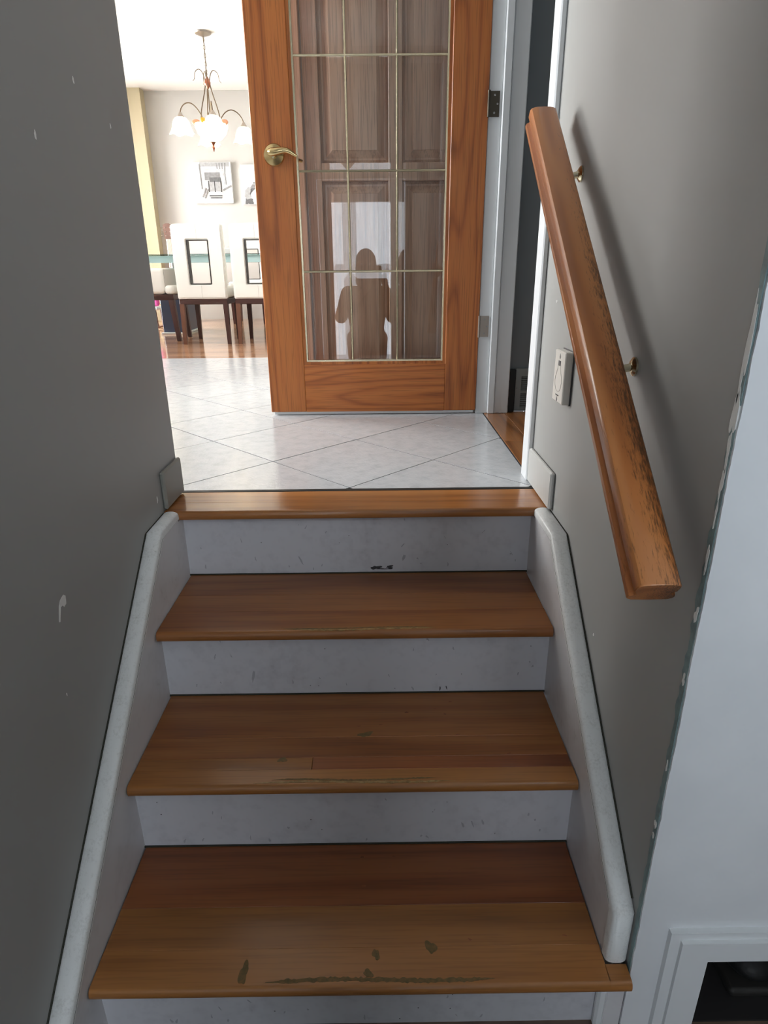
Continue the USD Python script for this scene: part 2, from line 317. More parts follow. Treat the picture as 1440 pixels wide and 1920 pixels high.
# right stairwell wall with the doorway; near corner chipped to teal and plaster
wr = setting('wall_right', [bx(WR, .505, -.745, .235, LOW, CEIL, .002), bx(WR, .505, .235, 1.03, 2.05, CEIL)], 'gray_wall', label='grey painted stairwell wall on the right behind the handrail', cat='wall')
rng = np.random.default_rng(4)
zz = np.linspace(-.60, 1.2, 150); w = .006+.005*np.interp(zz, [-.6, -.2, .1, .5, 1.2], [.2, .9, 1.2, .6, .4])*rng.random(150)*1.3
obj('bare_corner_paint', ext(Polygon(np.r_[[(-.7465, z) for z in zz], np.stack([-.745+w, zz], 1)[::-1]]).buffer(0), WR-.0006, WR+.001, 'x'), 'teal_paint', wr, label='teal old paint showing along the chipped corner')
for i, (z, rz_, ry) in enumerate(((.46, .06, .004), (.385, .030, .0055), (.20, .016, .003), (.12, .012, .0035), (.02, .008, .003), (-.24, .007, .003), (-.262, .004, .003), (-.13, .008, .002), (.30, .020, .003), (.34, .02, .0035), (.26, .015, .002))):
    obj('plaster_chip', ext(blob(-.741, z, ry, rz_, 70+i, .6).intersection(sbox(-.7466, -2, 0, 2)), WR-.0012, WR+.001, 'x'), 'bare_plaster', wr)
for i, (y, z) in enumerate(((-.405, -.121), (.064, .469))): obj('plaster_chip', ext(blob(y, z, .0022, .0035, 90+i), WR-.0005, WR+.001, 'x'), 'bare_plaster', wr)

# white wall facing the lower hall, with the opening below
yw = -.75
pw = poly((.4075, LOW), (2.2, LOW), (2.2, CEIL), (.4075, CEIL)).difference(sbox(.521, LOW-.1, .98, -.51))
edge = np.linspace(LOW, 1.4, 220); e = np.cumsum(rng.normal(0, .0006, 220)); e -= np.linspace(e[0], e[-1], 220); e = np.clip(e, -.003, .003)+rng.random(220)*.0012
pw = pw.difference(Polygon(np.r_[[(.38, z) for z in edge], np.stack([.4078+np.abs(e)*.6, edge], 1)[::-1]]).buffer(0))
wf = setting('wall_front', [ext(pw, yw, -.7453, 'y'), ext(pw.intersection(sbox(.506, -2, 3, 3)), -.7453, yw+.095, 'y')], 'white_wall', label='white painted wall to the right of the bottom step, its corner chipped', cat='wall')
tp = lambda a, b: poly((.457, LOW), (.521, LOW), (.521, -.51), (.457, -.453))
t1 = setting('trim_1', [ext(poly((.457, LOW), (.521, LOW), (.521, -.51), (.457, -.453)), yw-.010, yw, 'y'), ext(poly((.474, LOW), (.521, LOW), (.521, -.51), (.474, -.468)), yw-.017, yw-.009, 'y')], 'white_trim', label='white moulded trim standing left of the dark opening', cat='trim')
t2 = setting('trim_2', [ext(poly((.457, -.453), (.521, -.51), (.98, -.51), (1.044, -.453)), yw-.010, yw, 'y'), ext(poly((.474, -.468), (.521, -.51), (.98, -.51), (1.027, -.468)), yw-.017, yw-.009, 'y')], 'white_trim', label='white moulded trim lying across the top of the dark opening', cat='trim')
setting('trim_3', [ext(poly((1.044, LOW), (.98, LOW), (.98, -.51), (1.044, -.453)), yw-.010, yw, 'y')], 'white_trim', label='white trim right of the dark opening', cat='trim')
setting('wall_cubby', [bx(.50, .518, -.655, -.15, LOW, -.44), bx(.983, 1.0, -.655, -.15, LOW, -.44), bx(.50, 1.0, -.16, -.14, LOW, -.44), bx(.518, .983, -.745, -.16, LOW, LOW+.004), bx(.50, 1.0, -.655, -.14, -.46, -.44)], 'cavity', label='dark inside of the low opening under the stairs', cat='wall')
boot = thing('leather_boot', 'black leather boot standing inside the dark opening at the lower right', 'boot', (.665, -.575, LOW+.004))
S = m3.Manifold.sphere(1, 20)
sh = m3.Manifold.batch_hull([S.scale((.045, .06, .035)).translate((0, .02, .045)), S.scale((.045, .05, .03)).translate((.01, -.08, .04))]) + m3.Manifold.batch_hull([S.scale((.042, .05, .03)).translate((0, .03, .06)), S.scale((.05, .055, .02)).translate((-.02, .05, .16))])
obj('upper', sh, 'black_leather', boot); obj('sole', rbx(-.045, .055, -.135, .085, .0, .02, .008), 'rubber', boot)

# floors: diagonal tiles of the landing and kitchen
bed = setting('floor', [bx(-3.2, .42, .112, 2.81, -.06, -.0013)], 'grout', label='landing and kitchen floor of pale diagonal tiles', cat='floor')
region = sbox(-3.2, .1255, .409, 2.805).difference(sbox(-.42, 1.10, .5, 3)).difference(sbox(-3.3, 0, -.525, .112))
dg = .4850; u0, v0 = -.083, .387
cnt = 0
for i in range(-14, 15):
    for j in range(-4, 14):
        if (i+j) % 2: continue
        cx, cy = u0+i*dg/2, v0+.25*0+j*.2505
        d = poly((cx-dg/2+.0025, cy), (cx, cy-.2505+.0025), (cx+dg/2-.0025, cy), (cx, cy+.2505-.0025)).intersection(region)
        if d.is_empty or d.area < 2e-4: continue
        for g in getattr(d, 'geoms', [d]): obj('tile', ext(g.buffer(-.0002), -.008, random.uniform(-.0005, 0), 'z'), 'tile', bed)
setting('floor_dining', bx(-3.2, 2.2, 2.81, 6.33, -.06, 0), 'dining_hardwood', label='glossy hardwood floor of the dining room beyond the tiles', cat='floor')
fh = setting('floor_hall', bx(.42, 2.0, .235, 1.07, -.06, -.006), 'charcoal', label='orange hardwood floor beyond the doorway on the right', cat='floor')
yb = [.24, .35, .433, .516, .6, .683, .766, .85, .933, 1.016, 1.068]
for i in range(11):
    x0 = .414+i*.083
    cuts = [.24, .24+random.uniform(.25, .7), 1.068]
    for a, b in zip(cuts[:-1], cuts[1:]): obj('plank', bx(x0+.0006, x0+.0824, a+.0006, b-.0006, -.008, 0, .0012), 'hardwood', fh)
setting('trim_4', bx(WL+.003, WR-.002, .109, .1245, -.02, .001, .001), 'rubber', label='thin dark strip between top step and tiles', cat='trim')
setting('floor_lower', bx(-1.0, 2.2, -3.05, -.02, LOW-.05, LOW), 'lower_floor', label='brown floor at the foot of the stairs', cat='floor')
setting('ceiling', bx(-3.3, 2.3, -3.15, 6.45, CEIL, CEIL+.1), 'ceiling_paint', label='cream ceiling over the dining room', cat='ceiling')

# dining room and kitchen shell
setting('wall_far', bx(-3.2, 2.3, 6.33, 6.43, -.1, CEIL), 'greige_wall', label='pale greige far wall of the dining room', cat='wall')
setting('wall_pier', bx(-3.2, -2.445, 6.20, 6.329, -.0, CEIL), 'beige_wall', label='yellow beige wall section at the far left of the dining room', cat='wall')
def wall_x(name, x0, x1, y0, y1, z0, z1, holes, m, label):
    p = sbox(y0, z0, y1, z1)
    for h in holes: p = p.difference(sbox(*h))
    return setting(name, ext(p, x0, x1, 'x'), m, label=label, cat='wall')
wall_x('wall_kitchen', -3.3, -3.2, -1.1, 6.43, -.1, CEIL, [(1.7, .92, 3.2, 2.12), (-.05, .92, 1.15, 2.12), (4.15, .02, 5.95, 2.05)], 'greige_wall', 'greige left wall of the kitchen and dining room')
setting('wall_kitchen_back', bx(-3.2, -.64, -1.1, -1.0, -.1, CEIL), 'greige_wall', label='greige wall behind the kitchen', cat='wall')
setting('floor_kitchen', bx(-3.2, -.64, -1.0, .112, -.06, -.002), 'tile', label='tiled kitchen floor behind the stairwell wall', cat='floor')
setting('wall_dining_right', bx(2.2, 2.3, 1.07, 6.43, -.1, CEIL), 'greige_wall', label='greige right wall of the dining room', cat='wall')
def window(name, label, y0, y1, z0, z1, bars):
    w_ = setting(name, [bx(-3.29, -3.19, y0, y0+.05, z0, z1), bx(-3.29, -3.19, y1-.05, y1, z0, z1), bx(-3.29, -3.19, y0+.05, y1-.05, z0, z0+.05), bx(-3.29, -3.19, y0+.05, y1-.05, z1-.05, z1)] + [bx(-3.27, -3.21, b-.03, b+.03, z0+.05, z1-.05) for b in bars], 'white_trim', label=label, cat='window')
    ed = [y0+.05]+[v for b in bars for v in (b-.03, b+.03)]+[y1-.05]
    for a, b in zip(ed[::2], ed[1::2]): obj('pane', bx(-3.243, -3.237, a, b, z0+.05, z1-.05), 'window_glass', w_)
window('window_1', 'white framed kitchen window on the left wall', 1.7, 3.2, .92, 2.12, [2.45])
window('window_4', 'white framed narrow kitchen window on the left wall', -.05, 1.15, .92, 2.12, [])
window('window_2', 'white framed patio door of the dining room', 4.15, 5.95, .02, 2.05, [5.05])

# pantry block behind the open glass door, dark hall wall to its right
pz = sbox(-.42, 0, 2.2, CEIL).difference(sbox(-.30, -.1, .395, 2.02))
setting('wall_pantry', [ext(sbox(-.42, 0, .40, CEIL).difference(sbox(-.335, -.1, .395, 2.02)), 1.16, 1.22, 'y'), bx(-.42, .40, 1.28, 2.0, 0, CEIL), bx(.40, .51, 1.08, 2.0, 0, CEIL)], 'greige_wall', label='greige wall around the panelled pantry door', cat='wall')
setting('wall_hall', [bx(.51, 2.0, 1.07, 1.17, 0, CEIL)], 'hall_wall', label='dark grey hallway wall seen through the right doorway', cat='wall')
setting('wall_hall_side', [bx(2.0, 2.1, -.75, 1.17, LOW, CEIL), bx(.505, 2.0, .12, .235, -.1, CEIL)], 'hall_wall', label='dark side walls of the hallway', cat='wall')
d2 = setting('door_2', [bx(-.26, -.205, 1.17, 1.20, .012, 2.0, .002), bx(.332, .392, 1.17, 1.20, .012, 2.0, .002), bx(.042, .092, 1.17, 1.20, .012, 2.0, .002)], 'closet_wood', label='brown panelled wooden pantry door seen through the glass door', cat='door')
for a, b in ((-.205, .042), (.092, .332)):
    for z0, z1 in ((.012, .16), (.845, .905), (1.60, 1.67), (1.90, 2.0)): obj('rail', bx(a, b, 1.171, 1.199, z0, z1, .002), 'closet_wood', d2)
    for z0, z1 in ((.16, .845), (.905, 1.60), (1.67, 1.90)):
        fl = np.array([(a, 1.192, z0), (b, 1.192, z0), (b, 1.192, z1), (a, 1.192, z1)]); k = .012
        rings = [fl]
        for ins, yy in ((.010, 1.186), (.016, 1.1865), (.040, 1.177), (.041, 1.1755)):
            rings.append(np.array([(a+ins, yy, z0+ins), (b-ins, yy, z0+ins), (b-ins, yy, z1-ins), (a+ins, yy, z1-ins)]))
        V = np.vstack(rings); fc = []
        for r_ in range(len(rings)-1):
            for q in range(4): fc.append((r_*4+q, r_*4+(q+1) % 4, r_*4+4+(q+1) % 4, r_*4+4+q))
        fc.append(tuple(len(V)-4+q for q in range(4)))
        obj('raised_panel', (V, np.array(fc)), 'closet_wood', d2, smooth=False)
setting('trim_5', [bx(-.335, -.2645, 1.155, 1.215, .0, 2.02, .003)], 'closet_wood', label='brown wooden jamb left of the pantry door', cat='trim')

# hinge jamb, stop and casings of the open door; casing at the end of the right wall
jb = setting('trim_6', [bx(.380, .425, 1.034, 1.10, 0, 2.05, .002), bx(.425, .452, 1.020, 1.10, 0, 2.05, .003), bx(.452, .508, 1.028, 1.075, 0, 2.05, .003)], 'white_trim', label='white door jamb with stop to the right of the glass door', cat='trim')
cs = setting('trim_7', [bx(.394, WR, .176, .238, .0, 2.10, .003)], 'white_trim', label='white door casing at the end of the right stairwell wall', cat='trim')
setting('trim_8', [bx(.408, .50, .235, .247, 0, 2.05)], 'white_trim', label='white near jamb of the right doorway', cat='trim')

# base blocks on the landing
def plinth(name, xs, xf, y0, y1, m, label):
    p = poly((y0, .004), (y1, .004), (y1, .094), (y0+.008, .094), (y0, .086))
    return setting(name, ext(p, min(xs, xf), max(xs, xf), 'x'), m, label=label, cat='baseboard')
plain('plinth_right', (.50, .50, .48), .45); plain('plinth_left', (.25, .245, .22), .5)
setting('baseboard_right', bx(.396, WR, -.056, .172, .003, .094, .004), 'plinth_right', label='short pale grey baseboard block beside the top step on the right', cat='baseboard')
setting('baseboard_left', bx(WL, WL+.012, -.026, .111, .003, .097, .004), 'plinth_left', label='short grey baseboard block beside the top step on the left', cat='baseboard')
setting('baseboard_hall', bx(.508, .537, 1.05, 1.07, 0, .168, .002), 'charcoal', label='black strip of baseboard left of the hall vent', cat='baseboard')

# lower hall behind the camera (seen in the glass only)
setting('wall_back', ext(sbox(-1.0, LOW, 2.2, CEIL).difference(sbox(-.57, LOW-.1, .26, 1.32)).difference(sbox(.88, 1.16, 2.02, 2.20)), -3.05, -2.97, 'y'), 'foyer_wall', label='wall around the entry door at the bottom of the stairs', cat='wall')
setting('wall_lower_left', [ext(sbox(-3.05, LOW, -1.8, CEIL).difference(sbox(-2.84, 1.12, -2.0, 2.12)), -1.1, -1.0, 'x'), bx(-1.0, -.64, -1.9, -1.8, LOW, CEIL)], 'foyer_wall', label='grey wall left of the entry door', cat='wall')
setting('wall_lower_right', bx(2.2, 2.3, -3.05, -.65, LOW, CEIL), 'foyer_wall', label='grey wall of the lower hall on the right', cat='wall')
w3_ = setting('window_3', ext(sbox(.88, 1.16, 2.02, 2.20).difference(sbox(.93, 1.21, 1.42, 2.15)).difference(sbox(1.48, 1.21, 1.97, 2.15)), -3.05, -2.99, 'y'), 'white_trim', label='white framed window of the lower hall beside the entry door', cat='window')
for a_, b_ in ((.93, 1.42), (1.48, 1.97)): obj('pane', bx(a_, b_, -3.022, -3.016, 1.21, 2.15), 'window_glass', w3_)
w5_ = setting('window_5', ext(sbox(-2.84, 1.12, -2.0, 2.12).difference(sbox(-2.79, 1.17, -2.05, 2.07)), -1.09, -1.0, 'x'), 'white_trim', label='white framed high window in the lower hall', cat='window'); obj('pane', bx(-1.05, -1.044, -2.79, -2.05, 1.17, 2.07), 'window_glass', w5_)
d3 = setting('door_3', [ext(sbox(-.56, LOW+.01, .25, 1.31).difference(sbox(-.436, -.50, .124, 1.125)), -3.04, -2.995, 'y')], 'white_trim', label='white entry door with one long glass pane', cat='door')
obj('pane', bx(-.436, .124, -3.02, -3.014, -.50, 1.125), 'window_glass', d3); obj('door_handle', tube(spline([(.19, -2.99, .28), (.19, -2.945, .28), (.12, -2.94, .28), (.08, -2.94, .275)]), .008), 'brass', d3)

# ------------------------------------------------------------------ the staircase
stair = thing('staircase', 'short flight of orange-brown wooden steps with white painted risers', 'stairs')
for k in range(1, 5):
    yf = -(k-1)*RUN; z1 = -(k-1)*H-T; z0 = -k*H if k < 4 else LOW
    r = obj('riser', bx(XL-.002, XR+.002, yf, yf+.018, z0-.012 if k < 4 else z0, z1+.002), 'riser_paint', stair)
    soft, hard = [], []
    R_ = np.random.default_rng(20+k)
    for q in range(24):
        x = R_.uniform(XL+.03, XR-.03); z = z0+.01+(z1-z0-.02)*R_.random()**1.5
        (hard if q < 6 else soft).append(ext(blob(x, z, R_.uniform(.0007, .0014) if q < 6 else R_.uniform(.0008, .002), R_.uniform(.0007, .0014) if q < 6 else R_.uniform(.002, .006), 200*k+q, .6, rot=R_.uniform(-40, 40)), yf-.0003, yf+.001, 'y'))
    if k == 1:
        obj('scuff_mark', [ext(blob(.003-.018, -.170, .012, .0045, 3, .8), yf-.0004, yf+.001, 'y'), ext(blob(.021, -.1695, .010, .004, 5, .8), yf-.0004, yf+.001, 'y'), ext(blob(.0, -.174, .018, .0015, 6, .8), yf-.0004, yf+.001, 'y')], 'scuff', r)
        soft += [ext(blob(.056, -.143, .003, .010, 8, .4, rot=-22), yf-.0003, yf+.001, 'y'), ext(blob(-.205, -.147, .0025, .011, 9, .4, rot=25), yf-.0003, yf+.001, 'y')]
    if k == 2: soft += [ext(blob(-.295, -.32, .0025, .018, 8, .4, rot=-12), yf-.0003, yf+.001, 'y')]; hard += [ext(blob(.131, -.360, .0015, .005, 9, .4), yf-.0003, yf+.001, 'y'), ext(blob(.146, -.358, .001, .006, 19, .4, rot=12), yf-.0003, yf+.001, 'y')]
    if k == 3: soft += [ext(blob(.158+.02*q, -.508+.003*q, .0018, .008, 30+q, .4, rot=20), yf-.0003, yf+.001, 'y') for q in range(3)]
    obj('speck', hard, 'scuff', r, kind='stuff'); obj('smudge', soft, 'scuff_soft', r, kind='stuff')
    if k < 4: obj('caulk_line', bx(XL, XR, yf-.003, yf+.001, -k*H-.001, -k*H+.0025), 'grime', stair)

def board(y0, y1, x0, x1, ztop, th, nose=False, ear=None):
    """A tread board; y0 = front. nose: bullnosed front edge."""
    if nose:
        r = th/2; a = np.linspace(-np.pi/2, np.pi/2, 13)
        pr = [(y1, ztop), (y1, ztop-th)] + [(y0+r*.7-r*.7*math.cos(t), ztop-r+r*math.sin(t)) for t in a]
        p = Polygon(pr).buffer(0)
        return ext(p, x0, x1, 'x')
    return bx(x0, x1, y0, y1, ztop-th, ztop, .0008)
sk = .0025
TX0, TX1 = XL+sk, XR-sk
defs = {1: [(-.0333, .030, 'nosing_wood', 1), (.030, .1085, 'nosing_wood', 0)],
        2: [(-RUN-NOSE, -.190, 'tread_a', 1), (-.190, -.112, 'tread_a', 0), (-.112, -.002, 'tread_a', 0)],
        3: [(-2*RUN-NOSE, -.483, 'tread_b', 1), (-.483, -.450, 'tread_b', 0), (-.450, -.392, 'tread_a', 0), (-.392, -RUN-.002, 'tread_a', 0)],
        4: [(-3*RUN-NOSE, -.705, 'tread_b', 1), (-.705, -.627, 'tread_b', 0), (-.627, -2*RUN-.002, 'tread_dark', 0)]}
for k in range(1, 5):
    zt = -(k-1)*H
    x0, x1 = (WL+.002, WR-.002) if k == 1 else (TX0, TX1)
    t = None
    for y0, y1, m, nz in defs[k]:
        if nz:
            if k == 1:
                ms = board(y0, y1, x0, x1, zt, T, True)
                ms = tm(ms)
            else: ms = board(y0, y1, x0, x1, zt, T, True)
            if k == 4: ms = [ms, board(y0, -.7385, x1-.001, .4045, zt, T, True)]
            t = obj('tread', ms, m, stair)
        elif k == 3 and abs(y0+.483) < 1e-6:
            obj('board', board(y0, y1, x0, -.142, zt, T), 'tread_b', t); obj('board', board(y0, y1, -.1415, x1, zt, T), 'tread_dark', t)
        else: obj('board', board(y0, y1, x0, x1, zt, T), m, t)
    yn = -(k-1)*RUN-NOSE
    wz = zt+.0003
    if k == 2:
        obj('worn_edge', ext(ragged(-.215, .118, yn+.009, .004, 2), zt-.006, wz, 'z'), 'bare_wood', t); obj('worn_stain', ext(ragged(-.22, .12, yn+.014, .003, 3, 80), zt-.002, wz, 'z'), 'olive_wear', t)
    if k == 3:
        obj('worn_edge', ext(ragged(-.25, .14, yn+.010, .004, 6), zt-.006, wz, 'z'), 'bare_wood', t); obj('worn_stain', ext(ragged(-.215, .10, yn+.016, .0032, 7, 80), zt-.002, wz, 'z'), 'olive_wear', t)
        for i, (x, y, rx, ry) in enumerate(((-.038, -.385, .013, .008), (-.202, -.456, .008, .007))): obj('worn_spot', ext(blob(x, y, rx, ry, 60+i, .5, rot=20), zt-.002, wz, 'z'), 'olive_wear', t)
    if k == 4:
        obj('worn_edge', ext(ragged(-.20, .18, yn+.013, .0055, 12, 90), zt-.006, wz, 'z'), 'olive_wear', t)
        for i, (x, y, rx, ry) in enumerate(((-.239, -.745, .008, .016), (.078, -.706, .009, .011), (-.017, -.717, .006, .009), (-.03, -.748, .008, .006))): obj('worn_spot', ext(blob(x, y, rx, ry, 66+i, .5), zt-.002, wz, 'z'), 'olive_wear', t)
    if k in (3, 4):
        R_ = np.random.default_rng(300+k); yb0 = -(k-2)*RUN
        obj('dent', [ext(blob(R_.uniform(-.1, .34), yb0-R_.uniform(.03, .22), R_.uniform(.0015, .005), R_.uniform(.001, .0025), 310+q+40*k, .5, rot=R_.uniform(-20, 20)), zt-.002, wz, 'z') for q in range(9)], 'tread_dark', t, kind='stuff')
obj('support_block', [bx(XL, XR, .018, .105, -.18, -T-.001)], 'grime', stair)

def skirt(side):
    xf = XL if side < 0 else XR; xw = WL if side < 0 else WR
    a = -.158 if side < 0 else -.188
    zs = lambda y: .002+.805*(y-a)         # slope line below the knee
    if side < 0: top = [(-.034, .002), (a, .002), (-.95, zs(-.95)), (-.95, LOW)]
    else: top = [(-.034, .002), (a, .002), (-.738, zs(-.738)), (-.738, -.5535)]
    th = .020
    low = [(y, z-th) for y, z in top[:3]] + [(top[3][0]+th, top[3][1])]
    y_end = top[3][0]+th
    zk = top[2][1]-th
    if side < 0: pl = [(.02, -T-.001), (-.0365, -T-.001), (-.0365, -.018), (a+.004, -.018), (y_end, zs(y_end)-th-.002), (y_end, LOW), (.02, LOW)]
    else: pl = [(.02, -T-.001), (-.0365, -T-.001), (-.0365, -.018), (a+.004, -.018), (y_end, zs(y_end)-th-.002), (y_end, -.5535), (-.70, -.5535), (-.70, LOW), (.02, LOW)]
    s = obj('skirt_board', ext(Polygon(pl).buffer(0), min(xf, xw+side*.0), max(xf, xw), 'x'), 'skirt_paint', stair)
    # rounded cap swept along the top polyline
    n = 11; ang = np.linspace(0, np.pi, n); wd = abs(xw-xf)+.002; xc = (xf+xw)/2-side*.001
    prof = [(-wd/2, 0)] + [(-wd/2*math.cos(t)*1.0, .004+(th-.004)*math.sin(t)**.5) for t in ang] + [(wd/2, 0)]
    path = [np.array(p) for p in top]; N = []
    for i in range(len(path)):
        dirs = []
        if i > 0: dirs.append(path[i]-path[i-1])
        if i < len(path)-1: dirs.append(path[i+1]-path[i])
        nr = [np.array([d[1], -d[0]])/np.linalg.norm(d) for d in dirs]     # outward (up / toward the room)
        b = sum(nr)/np.linalg.norm(sum(nr)); N.append(b/(b@nr[0]))
    V = []
    for p, nn in zip(path, N):
        for (u, v) in prof: 
            q = p+nn*(v-th); V.append((xc+u, q[0], q[1]))
    m_ = len(prof); fc = []
    for i in range(len(path)-1):
        for j in range(m_):
            j2 = (j+1) % m_; fc += [(i*m_+j, i*m_+j2, (i+1)*m_+j2), (i*m_+j, (i+1)*m_+j2, (i+1)*m_+j)]
    for j in range(1, m_-1): fc += [(0, j+1, j), ((len(path)-1)*m_, (len(path)-1)*m_+j, (len(path)-1)*m_+j+1)]
    c = trimesh.Trimesh(np.array(V), np.array(fc), process=False); c.fix_normals()
    obj('cap_moulding', c, 'cap_paint', s, smooth=40)
    g = [np.array(p) for p in (top[0], top[1], (top[2][0]+.022, zs(top[2][0]+.022)))]
    obj('caulk_line', [tube([(xf-side*.0005, p[0], p[1]-th*.95) for p in g], .0016, 6), tube([(xw-side*.0010, p[0], p[1]-.006) for p in g], .0022, 6)], 'grime', s, kind='stuff')
skirt(-1); skirt(1)
obj('quarter_round', bx(XR-.012, XR+.004, -.752, -.738, LOW, -.580, .004), 'white_trim', stair)
obj('end_block', bx(XR+.004, WR-.001, -.7485, -.705, LOW, -.580, .002), 'skirt_paint', stair)

# ------------------------------------------------------------------ handrail
hr = thing('handrail', 'orange wooden handrail with worn dark varnish, sloping along the right wall', 'handrail')
d = np.array([0, .8222, .6745]); d /= np.linalg.norm(d); up = np.array([0, -d[2], d[1]])
A = np.array([.345, -.764, .176]); B = np.array([.345, .058, .8505])
half = [(.0, .0015), (.012, .001), (.019, 0), (.0245, -.0022), (.0272, -.006), (.0278, -.012), (.0278, -.020), (.0235, -.024), (.0225, -.028), (.0245, -.031), (.0300, -.034), (.0312, -.038), (.0300, -.043), (.024, -.047), (.0, -.048)]
pr = half + [(-x, z) for x, z in half[-2:0:-1]]
pr = np.array(pr); L = (B-A)@d
ts = [0, .0015] + list(np.linspace(.03, L-.03, 12)) + [L-.0015, L]
V = []; 
for t in ts:
    sc = .965 if t in (0, L) else 1
    for u, v in pr: V.append(A+d*t+np.array([1, 0, 0])*u*sc+up*((v+.022)*sc-.022))
m_ = len(pr); fc = []
for i in range(len(ts)-1):
    for j in range(m_): j2 = (j+1) % m_; fc += [(i*m_+j, i*m_+j2, (i+1)*m_+j2), (i*m_+j, (i+1)*m_+j2, (i+1)*m_+j)]
cap = trimesh.creation.triangulate_polygon(Polygon(pr), engine='earcut')
kd = __import__('scipy.spatial', fromlist=['cKDTree']).cKDTree(pr); ix = kd.query(cap[0])[1]
for t in cap[1]: fc += [tuple(ix[t]), tuple((len(ts)-1)*m_+ix[t][::-1])]
rm = trimesh.Trimesh(np.array(V), np.array(fc), process=False); trimesh.repair.fix_normals(rm)
obj('rail', rm, 'rail_wood', hr, smooth=32)
for y, z in ((-.038, .715), (-.433, .393)):
    pl = obj('wall_bracket', [lathe([(0, 0), (.015, 0), (.015, .003), (.011, .006), (.007, .008), (0, .008)], (WR-.0005, y, z), (-1, 0, 0)),
                         tube(spline([(WR-.004, y, z), (.385, y, z-.004), (.362, y, z-.002), (.347, y+.002, z+.010), (.345, y+.004, z+.026)]), [.0065]*33, 12)], 'chrome_brass', hr)
    zz_ = .176+(y+.764)*d[2]/d[1]-.048/d[1]
    obj('saddle', tube([np.array([.345, y-.004, zz_-.003])-d*.028, np.array([.345, y-.004, zz_-.003])+d*.028], .010, 10), 'chrome_brass', pl)

# bulb switch on the right wall
sw = thing('wall_switch', 'off-white stick-on wall switch with a light bulb drawn on it', 'switch', (WR, -.072, .32))
obj('cover', bx(-.019, 0, -.039, .039, -.055, .055, .002), 'plastic_white', sw)
obj('back_plate', bx(-.003, 0, -.041, .041, -.057, .057, .001), 'ink', sw)
bulb = Polygon([(.007*a, b) for a, b in []] or [(-.008, .022), (-.009, .016), (-.021, .000), (-.024, -.010), (-.021, -.020), (-.012, -.028), (0, -.0305), (.012, -.028), (.021, -.020), (.024, -.010), (.021, 0), (.009, .016), (.008, .022)]).buffer(.002)
obj('bulb_emblem', ext(bulb.difference(bulb.buffer(-.0011)), -.0196, -.0188, 'x'), 'ink_soft', sw)
obj('bulb_cap', ext(sbox(-.0085, .0235, .0085, .034), -.0197, -.0188, 'x'), 'ink', sw)
obj('slider_mark', ext(sbox(-.011, -.0405, .011, -.0385), -.0199, -.0188, 'x'), 'scuff', sw)
for z in (.043, -.048): obj('arrow_mark', ext(Polygon([(-.0013, z-.005), (.0013, z-.005), (.003, z-.001), (0, z+.006), (-.003, z-.001)]), -.0196, -.0188, 'x'), 'ink', sw)

# vent register on the hall wall, switch plate beyond the casing
vt = thing('vent_register', 'grey louvred wall vent at floor level in the dark hallway', 'vent', (.539, 1.07, .002))
fr = sbox(0, 0, .21, .168).difference(sbox(.022, .012, .188, .072)).difference(sbox(.022, .080, .188, .138))
obj('frame', ext(fr, -.012, 0, 'y'), 'vent_paint', vt)
obj('duct_back', bx(.02, .19, -.002, -.0005, .010, .140), 'cavity', vt)
for z0, z1 in ((.012, .072), (.080, .138)):
    for i in range(7):
        z = z0+.0042+i*(z1-z0)/7
        q = bx(.022, .188, -.0105, -.0025, -.0012, .0012); q.apply_transform(trimesh.transformations.rotation_matrix(.6, (1, 0, 0), (0, -.006, 0))); q.apply_translation((0, 0, z)); obj('louver', q, 'vent_paint', vt)
obj('screw', lathe([(0, 0), (.0018, 0), (.0012, .001), (0, .001)], (.006, -.012, .092), (0, -1, 0), 10), 'ink', vt)
sp_ = thing('switch_plate', 'pale switch plate on the dark hallway wall, peeking past the white casing', 'switch plate', (.652, 1.07, 1.13))
obj('plate', bx(-.035, .035, -.006, 0, -.057, .057, .002), 'plastic_white', sp_); obj('toggle', bx(-.005, .005, -.016, -.005, -.011, .011, .002), 'plastic_white', sp_)

# ------------------------------------------------------------------ open glass door
DY = 1.030; D1 = 1.066; DX0, DX1, DZ0, DZ1 = -.430, .379, .013, 2.03
gx0, gx1, gz0, gz1 = -.281, .244, .207, 1.875
dr = keys(UsdGeom.Xform.Define(stage, '/World/door_1').GetPrim(), 'open orange oak door glazed with brass-barred bevelled panes', 'door', None, 'structure')
obj('stile', bx(DX0, gx0-.010, DY, D1, DZ0, DZ1, .0025), 'oak_v', dr); obj('stile', bx(gx1+.010, DX1, DY, D1, DZ0, DZ1, .0025), 'oak_v', dr)
obj('bottom_rail', bx(gx0-.0105, gx1+.0105, DY+.0004, D1-.0004, DZ0, gz0-.010, .001), 'oak_h', dr); obj('top_rail', bx(gx0-.0105, gx1+.0105, DY+.0004, D1-.0004, gz1+.010, DZ1, .001), 'oak_h', dr)
def bead(a, b, c, e, y):   # mitred glazing bead around the light
    o = sbox(a-.011, c-.011, b+.011, e+.011).difference(sbox(a, c, b, e)); return ext(o, y, y+.010, 'y')
obj('glazing_bead', bead(gx0, gx1, gz0, gz1, DY+.004), 'oak_v', dr); obj('glazing_bead', bead(gx0, gx1, gz0, gz1, D1-.014), 'oak_v', dr)
obj('brass_border', ext(sbox(gx0, gz0, gx1, gz1).difference(sbox(gx0+.006, gz0+.006, gx1-.006, gz1-.006)), DY+.008, D1-.010, 'y'), 'brass_came', dr, label='shiny brass strip framing the glass')
zc = [gz0, .533, .8625, 1.203, 1.54, gz1]; xc_ = [gx0, -.103, .070, gx1]
ym = (DY+D1)/2
def came(p, q):
    p, q = np.array(p, float), np.array(q, float); return tube([p, q], .0039, 10)
